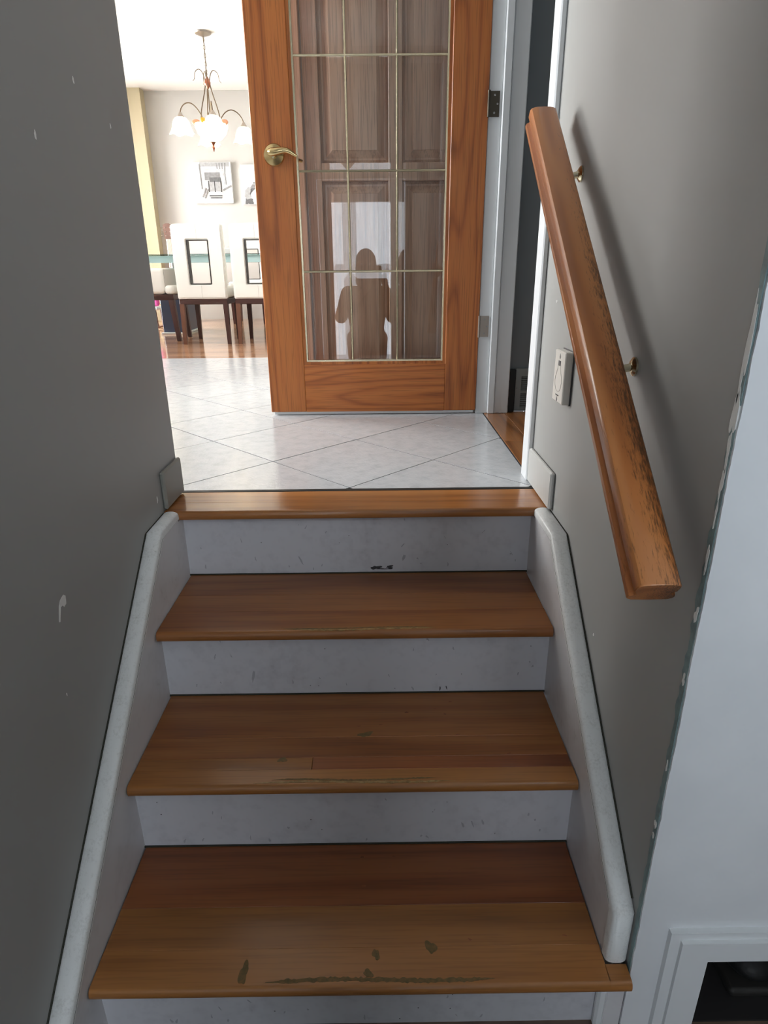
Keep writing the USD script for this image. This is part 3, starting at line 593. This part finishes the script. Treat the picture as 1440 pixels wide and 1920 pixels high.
for x in xc_[1:3]: obj('came', came((x, ym-.004, gz0), (x, ym-.004, gz1)), 'brass_came', dr)
for z in zc[1:5]: obj('came', came((gx0, ym-.0045, z), (gx1, ym-.0045, z)), 'brass_came', dr)
for i in range(3):
    for j in range(5):
        a, b, c, e = xc_[i]+.003, xc_[i+1]-.003, zc[j]+.003, zc[j+1]-.003; k = .022; y0, y1, y2 = ym-.0025, ym-.0012, ym+.0025
        V = np.array([(a, y1, c), (b, y1, c), (b, y1, e), (a, y1, e), (a+k, y0, c+k), (b-k, y0, c+k), (b-k, y0, e-k), (a+k, y0, e-k), (a, y2, c), (b, y2, c), (b, y2, e), (a, y2, e)])
        Fq = [(0, 1, 5, 4), (1, 2, 6, 5), (2, 3, 7, 6), (3, 0, 4, 7), (4, 5, 6, 7), (9, 8, 11, 10), (8, 9, 1, 0), (9, 10, 2, 1), (10, 11, 3, 2), (11, 8, 0, 3)]
        obj('glass_pane', (V, np.array(Fq)), 'pane_glass', dr, smooth=False)
obj('door_sweep', bx(DX0+.012, DX1-.008, DY+.006, D1-.004, .003, DZ0), 'white_trim', dr, label='white sweep strip under the door')
hx, hz = -.356, .911
hd = obj('door_handle', [lathe([(0, 0), (.035, 0), (.036, .003), (.033, .008), (.024, .012), (.014, .015), (.012, .04), (.0, .042)], (hx, DY, hz), (0, -1, 0), 40),
     tube(spline([(hx-.012, DY-.040, hz+.004), (hx, DY-.043, hz+.003), (hx+.025, DY-.046, hz+.006), (hx+.048, DY-.047, hz+.007), (hx+.068, DY-.046, hz-.002), (hx+.084, DY-.045, hz-.010)]), np.interp(np.linspace(0, 1, 41), [0, .1, .35, .7, 1], [.010, .0135, .0115, .0075, .004]), 14)], 'brass', dr, label='brass lever handle on a round rose')
obj('keyhole', lathe([(0, 0), (.004, 0), (.004, .001), (0, .001)], (hx+.002, DY-.0425, hz-.012), (0, -1, 0), 12), 'chrome_brass', hd)
hb = obj('door_handle', [lathe([(0, 0), (.035, 0), (.036, .003), (.024, .012), (.012, .03), (0, .03)], (hx, D1, hz), (0, 1, 0), 32), tube([(hx, D1+.03, hz), (hx+.05, D1+.034, hz), (hx+.09, D1+.033, hz-.01)], [.011, .009, .005], 10)], 'brass', dr)
for z, m in ((1.058, 'bronze'), (.333, 'nickel')):
    hg = obj('hinge', [bx(.3805, .4165, 1.0315, 1.034, z-.038, z+.038, .0006), lathe([(0, -.039), (.0048, -.039), (.0048, .039), (0, .039)], (.3795, 1.0275, z), n=14)], m, dr)
    for dx, dz in ((.012, .026), (.022, 0), (.012, -.026)): obj('screw', lathe([(0, 0), (.0035, 0), (.0028, .0009), (0, .001)], (.3875+dx, 1.0315, z+dz), (0, -1, 0), 12), 'steel', hg)

# ------------------------------------------------------------------ dining room
def chair_mesh():
    c = thing('dining_chair', 'white padded dining chair with a window cut in its back, left of the two nearest', 'dining chair', (-1.342, 3.66, 0), 0, 'white dining chairs')
    w, t = .188, .030
    sil = Polygon([(-w, .335), (w, .335), (w+.004, .58), (w, .85), (w-.02, .860), (0, .864), (-w+.02, .860), (-w, .85), (-w-.004, .58)]).buffer(-.012).buffer(.012)
    hole = sbox(-.074, .447, .074, .745).buffer(.006)
    def slab(y0, y1, b):
        a = ext(sil.buffer(-b).difference(hole.buffer(b)), y0, y0+b*.9, 'y'); return a
    body = [ext(sil.difference(hole), -t+.010, t-.010, 'y'), ext(sil.buffer(-.005).difference(hole.buffer(.004)), -t+.004, t-.004, 'y'), ext(sil.buffer(-.012).difference(hole.buffer(.010)), -t, t, 'y')]
    bk = obj('backrest', body, 'white_leather', c)
    obj('window_lining', ext(hole.difference(hole.buffer(-.006)), -t+.002, t-.002, 'y'), 'dark_lining', bk)
    obj('seam', [bx(-.0008, .0008, -t-.0006, -t+.001, .758, .858), bx(-.0008, .0008, -t-.0006, -t+.001, .345, .432)], 'ink_soft', bk)
    obj('seat', rbx(-w+.003, w-.003, .024, .43, .335, .425, .022), 'white_leather', c)
    obj('seat_frame', bx(-w+.004, w-.004, -t+.008, .425, .295, .336, .004), 'espresso_wood', c)
    def leg(x0, y0, x1, y1, m, s=.018, e=.013):
        P = []
        for (x, y, z, r) in ((x0, y0, .30, s), (x1, y1, 0, e)): P += [(x-r, y-r, z), (x+r, y-r, z), (x+r, y+r, z), (x-r, y+r, z)]
        return trimesh.convex.convex_hull(np.array(P))
    obj('leg', leg(-w+.022, -.004, -w+.020, -.030, 0), 'walnut_leg', c); obj('leg', leg(w-.022, -.004, w-.012, -.034, 0), 'espresso_wood', c)
    obj('leg', leg(-w+.025, .40, -w+.025, .40, 0), 'espresso_wood', c); obj('leg', leg(w-.025, .40, w-.030, .405, 0), 'espresso_wood', c)
    return c
c0 = chair_mesh()
dup(c0, 'white padded dining chair with a window back, half hidden by the oak door edge', (-.912, 3.655, 0))
dup(c0, 'white padded dining chair across the glass table, behind the nearer left chair', (-1.38, 5.98, 0), math.pi)
dup(c0, 'white padded dining chair across the glass table, behind the nearer right chair', (-.93, 5.98, 0), math.pi)
bn = thing('padded_stool', 'white padded stool with dark legs at the left end of the table', 'stool', (-1.86, 4.06, 0))
obj('cushion', rbx(-.23, .155, -.17, .22, .36, .560, .03), 'white_leather', bn); obj('welt', bx(.152, .157, -.15, .2, .37, .55, .002), 'ink_soft', bn); obj('seat_frame', bx(-.225, .215, -.165, .21, .318, .362, .004), 'espresso_wood', bn)
obj('pad', rbx(.15, .225, -.17, .21, .36, .43, .025), 'white_leather', bn)
for x, y in ((-.20, -.145), (.195, -.150), (-.20, .18), (.19, .18)): obj('leg', trimesh.convex.convex_hull(np.array([(x+sx*r, y+sy*r, z) for z, r in ((.32, .022), (0, .015)) for sx in (-1, 1) for sy in (-1, 1)]) + np.array([(0, 0, 0)]*4+[(.03 if x > 0 else 0, -.02, 0)]*4)), 'espresso_wood', bn)

tb = thing('dining_table', 'glass-topped dining table on slate blue pedestals behind the white chairs', 'table', (-1.30, 4.72, 0))
obj('tabletop', bx(-1.05, .95, -.60, .66, .652, .665, .003), 'table_glass', tb)
for x in (-.56, .40):
    pd = obj('pedestal', bx(x-.095, x+.095, -.22, .24, .016, .50, .003), 'slate_blue', tb); obj('base_plate', bx(x-.11, x+.11, -.25, .27, 0, .016, .002), 'white_plastic', pd); obj('glass_pad', lathe([(0, 0), (.022, 0), (.022, .14), (.06, .142), (.06, .152), (0, .152)], (x, 0, .50)), 'steel', pd)
plain('aqua_panel', (.46, .62, .63), .15)
obj('apron', bx(-1.0, .90, -.565, -.552, .598, .6515, .002), 'aqua_panel', tb)
nb = thing('napkin_box', 'small black and white box on the glass table between the chairs', 'box', (-1.27, 4.35, .665))
obj('body', bx(-.03, .03, -.03, .03, 0, .05, .004), 'white_plastic', nb); obj('side_panel', bx(-.033, -.029, -.031, .031, .0, .052, .001), 'ink', nb); obj('napkins', bx(-.02, .02, -.02, .02, .05, .062, .003), 'canvas', nb)

gt = thing('guitar', 'guitar with dark headstock and pale neck leaning against the far wall', 'guitar', (-2.235, 5.95, 0))
gb = Polygon([(-.06, .05), (-.16, .09), (-.19, .18), (-.15, .27), (-.115, .33), (-.13, .40), (-.11, .46), (-.04, .485), (.04, .485), (.11, .46), (.13, .40), (.115, .33), (.15, .27), (.19, .18), (.16, .09), (.06, .05)]).buffer(.03).buffer(-.03)
bod = obj('body', ext(gb, -.045, .045, 'y'), 'guitar_body', gt); obj('sound_hole', ext(Point(0, .33).buffer(.045), -.0465, -.0445, 'y'), 'ink', bod)
obj('neck', [bx(-.028, .028, -.058, -.030, .42, .855, .006)], 'maple', gt)
hs_ = obj('headstock', ext(Polygon([(-.028, .85), (-.042, .87), (-.046, .99), (-.02, 1.005), (.02, 1.005), (.046, .99), (.042, .87), (.028, .85)]), -.055, -.037, 'y'), 'guitar_head', gt)
for s in (-1, 1):
    for z in (.885, .925, .965): obj('tuner', [tube([(s*.044, -.046, z), (s*.064, -.046, z)], .003, 8), lathe([(0, -.005), (.008, -.004), (.008, .004), (0, .005)], (s*.068, -.046, z), (1, 0, 0), 12), lathe([(0, 0), (.006, 0), (.005, .007), (0, .007)], (s*.024, -.055, z), (0, -1, 0), 10)], 'nickel', hs_)
for i in range(6): obj('string', tube([(-.018+.007*i, -.0595, .20), (-.018+.007*i, -.0595, .86)], .0007, 5), 'steel', gt)
for s in (-1, 1): obj('stand_leg', tube([(s*.03, .06, .30), (s*.12, -.05, .02), (s*.12, -.09, .012)], .008, 8), 'dark_metal', gt)

kc = thing('toy_chair', 'small pink and white rocking seat behind the table pedestal', 'toy chair', (-2.27, 5.15, 0))
obj('shell', rbx(-.12, .10, -.10, .10, .175, .21, .015), 'white_plastic', kc); obj('seat_back', rbx(-.12, .095, -.03, .03, .21, .40, .028), 'pink', kc)
for y in (-.08, .08): obj('rocker', tube(spline([(-.16, y, .05), (-.08, y, .015), (0, y, .008), (.08, y, .015), (.16, y, .05)]), .008, 8), 'walnut_leg', kc); obj('leg', tube([(-.08, y, .018), (-.07, y, .178)], .009, 8), 'walnut_leg', kc); obj('leg', tube([(.08, y, .018), (.07, y, .178)], .009, 8), 'walnut_leg', kc)
ty = thing('toy_car', 'tiny red toy car on the dining room floor beside a chair leg', 'toy', (-1.14, 5.50, 0))
obj('body', [rbx(-.05, .05, -.025, .025, .008, .03, .008), rbx(-.025, .03, -.02, .02, .025, .048, .008)], 'toy_red', ty)
for x in (-.03, .03):
    for y in (-.026, .026): obj('wheel', lathe([(0, -.005), (.011, -.005), (.011, .005), (0, .005)], (x, y, .011), (0, 1, 0), 14), 'rubber', ty)

# pictures on the far wall (generic monochrome street prints)
def picture(label, x0, x1, z0, z1, shapes):
    p = thing('canvas_picture', label, 'picture', ((x0+x1)/2, 6.33, (z0+z1)/2)); W, Hh = (x1-x0)/2, (z1-z0)/2
    obj('canvas', bx(-W, W, -.035, 0, -Hh, Hh, .003), 'canvas', p)
    for i, (pg, tone) in enumerate(shapes):
        pg = affinity.scale(pg, W, Hh, origin=(0, 0)).intersection(sbox(-W+.004, -Hh+.004, W-.004, Hh-.004))
        obj('printed_shape', ext(pg, -.0356-.0004*i, -.0346, 'y'), f'print_{tone}', p)
ln = lambda pts, w_: LineString(pts).buffer(w_, cap_style=2)
tree = [ln([(.45+.08*i, -.1), (.30+.12*i, .45), (.25+.15*i, .95)], .030) for i in range(4)]
picture('black and white canvas of a street tram, left of the two prints', -2.002, -1.590, 1.228, 1.632,
        [(sbox(-.62, .78, .92, .98), 3), (tree[0].union(tree[1]).union(tree[2]).union(tree[3]), 2), (sbox(-.55, -.45, .55, .60).buffer(.06), 4), (sbox(-.42, .12, .40, .50), 2), (sbox(-.25, .54, .26, .70), 4), (sbox(-.18, -.02, .42, .26), 1), (sbox(-.22, -.42, .05, .04), 3), (sbox(.10, -.42, .38, .04), 3), (ln([(.075, -.45), (.075, .1)], .02), 0), (ln([(.41, -.45), (.41, .1)], .02), 0), (ln([(-.24, -.45), (-.24, .1)], .02), 0),
         (ln([(-.66, .9), (-.62, -.3)], .02), 2), (sbox(-.25, -.66, .42, -.60), 1), (sbox(-.20, -.76, .40, -.70), 1), (ln([(-.62, -.70), (-.40, -.25)], .03), 2), (ln([(-.5, -.75), (-.3, -.3)], .03), 2), (ln([(.5, -.35), (.95, -.15)], .035), 2)])
arch = Point(0.25, -1.02).buffer(.95, 40)
picture('black and white canvas of an iron arch, cut off by the oak door edge', -1.489, -1.09, 1.213, 1.605,
        [(arch.buffer(.16).difference(arch).intersection(sbox(-1, -1, 1, .2)), 1), (Polygon([(-.55, -.18), (.95, -.18), (.95, .02), (-.40, .02)]), 2), (sbox(-.35, .05, .9, .12), 1), (Polygon([(.0, .12), (.6, .12), (.42, .42), (.18, .42)]), 2), (Polygon([(.1, .42), (.5, .42), (.46, .50), (.14, .50)]), 0), (blob(-.68, -.5, .2, .3, 5, .6), 3), (blob(-.6, -.85, .25, .12, 15, .6), 1)])

# chandelier
ch = thing('chandelier', 'bronze chandelier with glowing bell glass shades hanging over the dining table', 'chandelier', (-1.37, 4.59, 0))
obj('canopy', lathe([(0, CEIL-.03), (.012, CEIL-.03), (.03, CEIL-.024), (.062, CEIL-.012), (.066, CEIL), (0, CEIL)]), 'nickel', ch)
def link(z, rot, l=.034, r=.008):
    a = np.linspace(0, 2*np.pi, 17); p = np.stack([r*np.cos(a), 0*a, l/2*np.sin(a)], 1); m = tube(p, .0016, 6)
    m.apply_transform(trimesh.transformations.rotation_matrix(rot, (0, 0, 1))); m.apply_translation((0, 0, z)); return m
zl = CEIL-.045
i = 0
cord = obj('cord', tube([(0, 0, CEIL-.03), (0, 0, 2.0)], .003, 8), 'bronze_arm', ch)
while zl > 2.005: obj('chain_link', link(zl, (i % 2)*np.pi/2), 'bronze_arm', ch); zl -= .028; i += 1
hub = obj('hub', lathe([(0, 1.915), (.008, 1.92), (.022, 1.945), (.024, 1.962), (.014, 1.985), (.006, 2.0), (0, 2.0)]), 'copper', ch)
for a in (0.5, 2.1, 3.3, 4.9):
    c_, s_ = math.cos(a), math.sin(a); pt = lambda r, z: (r*c_, r*s_, z)
    obj('stem', tube(spline([pt(.015, 1.97), pt(.022, 1.93), pt(.05, 1.83), pt(.075, 1.73), pt(.075, 1.665)]), .0045, 8), 'bronze_arm', ch)
    obj('scroll', tube(spline([pt(.02, 1.95), pt(.03, 2.02), pt(.06, 2.05), pt(.09, 2.03), pt(.10, 1.985), pt(.115, 1.97)]), np.linspace(.004, .0018, 41), 8), 'bronze_arm', ch)
obj('bowl', lathe([(0, 1.535), (.03, 1.537), (.075, 1.555), (.115, 1.595), (.135, 1.645), (.137, 1.665), (.131, 1.665), (.11, 1.605), (.07, 1.562), (0, 1.545)], n=40), 'lamp_bowl', ch, label='glowing cream glass bowl')
obj('finial', [lathe([(0, 1.465), (.004, 1.47), (.012, 1.495), (.006, 1.51), (.016, 1.53), (.024, 1.537), (0, 1.54)])], 'copper', ch)
for k_, (a, m) in enumerate(((.7, 'rose_glass'), (1.6, 'amber_glass'), (2.6, 'amber_glass'), (3.5, 'rose_glass'), (4.4, 'amber_glass'), (5.3, 'amber_glass'), (6.0, 'rose_glass'))):
    q = trimesh.creation.icosphere(2, 1.0); q.vertices *= (.035, .012, .022); q.apply_translation((.120, 0, 1.675)); q.apply_transform(trimesh.transformations.rotation_matrix(a, (0, 0, 1))); obj('glass_leaf', q, m, ch)
for a in (.62, 1.9, 4.0, 5.0):
    c_, s_ = math.cos(a), math.sin(a); pt = lambda r, z: (r*c_, r*s_, z); r_ = .29
    ar = obj('arm', tube(spline([pt(.07, 1.675), pt(.12, 1.755), pt(.19, 1.79), pt(.255, 1.765), pt(r_, 1.70)]), .0042, 8), 'bronze_arm', ch)
    obj('socket', lathe([(0, 1.71), (.010, 1.71), (.018, 1.695), (.030, 1.680), (.030, 1.674), (0, 1.674)], pt(r_, 0)), 'nickel', ch)
    th_ = np.linspace(0, 2*np.pi, 49)[:-1]; prof = [(.028, 1.678), (.045, 1.672), (.060, 1.655), (.070, 1.630), (.077, 1.600), (.086, 1.578), (.098, 1.562)]
    V = []; 
    for jx, (rr, z) in enumerate(prof):
        wv = 1+.05*np.cos(6*th_)*(jx/6)**2; V.append(np.stack([rr*wv*np.cos(th_), rr*wv*np.sin(th_), z-.006*(jx/6)**3*np.cos(6*th_)], 1))
    V = np.vstack(V); n_ = 48; fc = [(i_*n_+j_, i_*n_+(j_+1) % n_, (i_+1)*n_+(j_+1) % n_, (i_+1)*n_+j_) for i_ in range(6) for j_ in range(n_)]
    obj('light_bulb', lathe([(0, 1.575), (.016, 1.58), (.026, 1.598), (.024, 1.618), (.013, 1.645), (.012, 1.673), (0, 1.673)], pt(r_, 0), n=18), 'bulb', ch, smooth=True)
    o = obj('shade', (V+np.array(pt(r_, 0)), np.array(fc)[:, ::-1]), 'lamp_shade', ch, smooth=True, label='glowing bell-shaped glass shade')

# ------------------------------------------------------------------ the person, seen only in the door glass
pe = thing('person', 'person in dark clothes holding up a phone, mirrored in the door glass', 'person', (-.098, -1.80, LOW))
def chain(js, n=18):
    out = None
    for (p, r), (q, s) in zip(js[:-1], js[1:]):
        h = m3.Manifold.batch_hull([m3.Manifold.sphere(r, n).translate(p), m3.Manifold.sphere(s, n).translate(q)]); out = h if out is None else out+h
    return out
ph_c = CAM - np.array([-.098, -1.80, LOW]) - RIGHT*.012 - UP*.062 - FWD*.016
lh = ph_c - RIGHT*.045 - UP*.03 - FWD*.012; rh = ph_c + RIGHT*.045 - UP*.03 - FWD*.012
def el(c, r, n=28): return m3.Manifold.sphere(1, n).scale(r).translate(tuple(c))
torso = m3.Manifold.batch_hull([el((0, 0, .70), (.135, .085, .06)), el((0, .0, .80), (.125, .08, .06))]) + m3.Manifold.batch_hull([el((0, 0, .80), (.125, .08, .06)), el((0, 0, .98), (.14, .09, .07)), el((-.13, 0, 1.06), (.05, .05, .045)), el((.13, 0, 1.06), (.05, .05, .045))])
neck = chain([((0, 0, 1.06), .05), ((0, .01, 1.17), .045)])
legs = None
for s in (-1, 1):
    g_ = chain([((s*.075, 0, .70), .085), ((s*.08, .005, .40), .058), ((s*.08, -.01, .08), .040)])
    legs = g_ if legs is None else legs+g_
sleeves = None; arms = None
for s, hnd in ((-1, lh), (1, rh)):
    e_ = np.array((s*.205, .06, .88)); w_ = hnd + np.array((s*.02, -.03, -.05))
    a_ = chain([((s*.145, 0, 1.055), .05), (tuple(e_), .04)]); sleeves = a_ if sleeves is None else sleeves+a_
    f_ = chain([(tuple(e_), .036), (tuple(w_), .024), (tuple(hnd+np.array((s*.012, -.01, -.01))), .024)])
    pm = m3.Manifold.batch_hull([m3.Manifold.sphere(.014, 14).translate(tuple(hnd+np.array((s*.016, -.012, dz)))) for dz in (-.03, .03)]+[m3.Manifold.sphere(.016, 14).translate(tuple(w_))])
    f_ = f_+pm
    for k_, dz in enumerate((.036, .014, -.008, -.030)):
        L_ = (.9, 1, .95, .8)[k_]; b0 = hnd+np.array((s*.018, -.006, 0))+UP*dz
        f_ = f_+chain([(tuple(b0), .0085), (tuple(b0+np.array((s*.006, 0, 0))+FWD*.014*L_), .008), (tuple(b0-RIGHT*s*.018*L_+FWD*.0215), .007)], 12)
    th0 = hnd+np.array((s*.010, -.016, -.02)); f_ = f_+chain([(tuple(th0), .010), (tuple(th0-RIGHT*s*.012+UP*.03-FWD*.004), .0085), (tuple(th0-RIGHT*s*.022+UP*.05-FWD*.002), .0075)], 12)
    arms = f_ if arms is None else arms+f_
head = el((0, .02, 1.265), (.070, .085, .105)) + m3.Manifold.batch_hull([el((0, .035, 1.20), (.045, .05, .035)), el((0, .03, 1.26), (.062, .07, .05))])
head = head + m3.Manifold.batch_hull([el((0, .103, 1.272), (.007, .006, .006)), el((0, .118, 1.238), (.013, .010, .009))]) + el((-.072, .01, 1.25), (.010, .018, .028)) + el((.072, .01, 1.25), (.010, .018, .028)) + el((0, .098, 1.207), (.024, .010, .006)) + el((0, .096, 1.197), (.020, .010, .006))
def soft(m, l=.012, it=6):
    t = tm(m.refine_to_length(l)); t.merge_vertices(); trimesh.smoothing.filter_taubin(t, iterations=it); return t
whole = torso+neck+legs+sleeves+arms+head
body = obj('body', soft(whole, .009, 4), 'skin', pe, smooth=True)
obj('shirt', soft(m3.Manifold.batch_hull([el((0, 0, .70), (.148, .098, .065)), el((0, 0, .80), (.138, .092, .06))]) + m3.Manifold.batch_hull([el((0, 0, .80), (.138, .092, .06)), el((0, 0, .98), (.152, .101, .075)), el((-.13, 0, 1.06), (.060, .060, .054)), el((.13, 0, 1.06), (.060, .060, .054))]) + sum((chain([((s*.145, 0, 1.055), .060), ((s*.205, .06, .88), .050)]) for s in (-1, 1)), m3.Manifold()) - el((0, .02, 1.17), (.06, .06, .07))), 'shirt', pe, smooth=True)
obj('trousers', soft(sum((chain([((s*.075, 0, .70), .094), ((s*.08, .005, .40), .068), ((s*.08, -.01, .09), .055)]) for s in (-1, 1)), m3.Manifold())), 'trousers', pe, smooth=True)
hairm = el((0, .005, 1.285), (.082, .095, .105)) + m3.Manifold.batch_hull([el((0, -.03, 1.25), (.085, .065, .07)), el((0, -.03, 1.14), (.085, .045, .05))]) - m3.Manifold.cube((.14, .2, .135), False).translate((-.07, .045, 1.165))
obj('hair', soft(hairm), 'hair', pe, smooth=True)
for s in (-1, 1):
    obj('eye', tm(el((s*.030, .092, 1.272), (.012, .010, .008), 16)), 'white_plastic', pe, smooth=True); obj('shoe', rbx(s*.085-.042, s*.085+.042, -.08, .15, 0, .075, .03), 'rubber', pe)
pn = thing('phone', 'dark phone held up by the mirrored person', 'phone', tuple(ph_c+np.array([-.098, -1.80, LOW])))
def orient(m):
    m = tm(m).copy(); m.vertices = m.vertices[:, 0:1]*RIGHT+m.vertices[:, 1:2]*FWD+m.vertices[:, 2:3]*UP; return m
obj('case', orient(rbx(-.036, .036, -.0045, .0045, -.076, .076, .004)), 'phone_black', pn); obj('screen', orient(bx(-.033, .033, -.0055, -.0043, -.072, .072)), 'screen', pn)
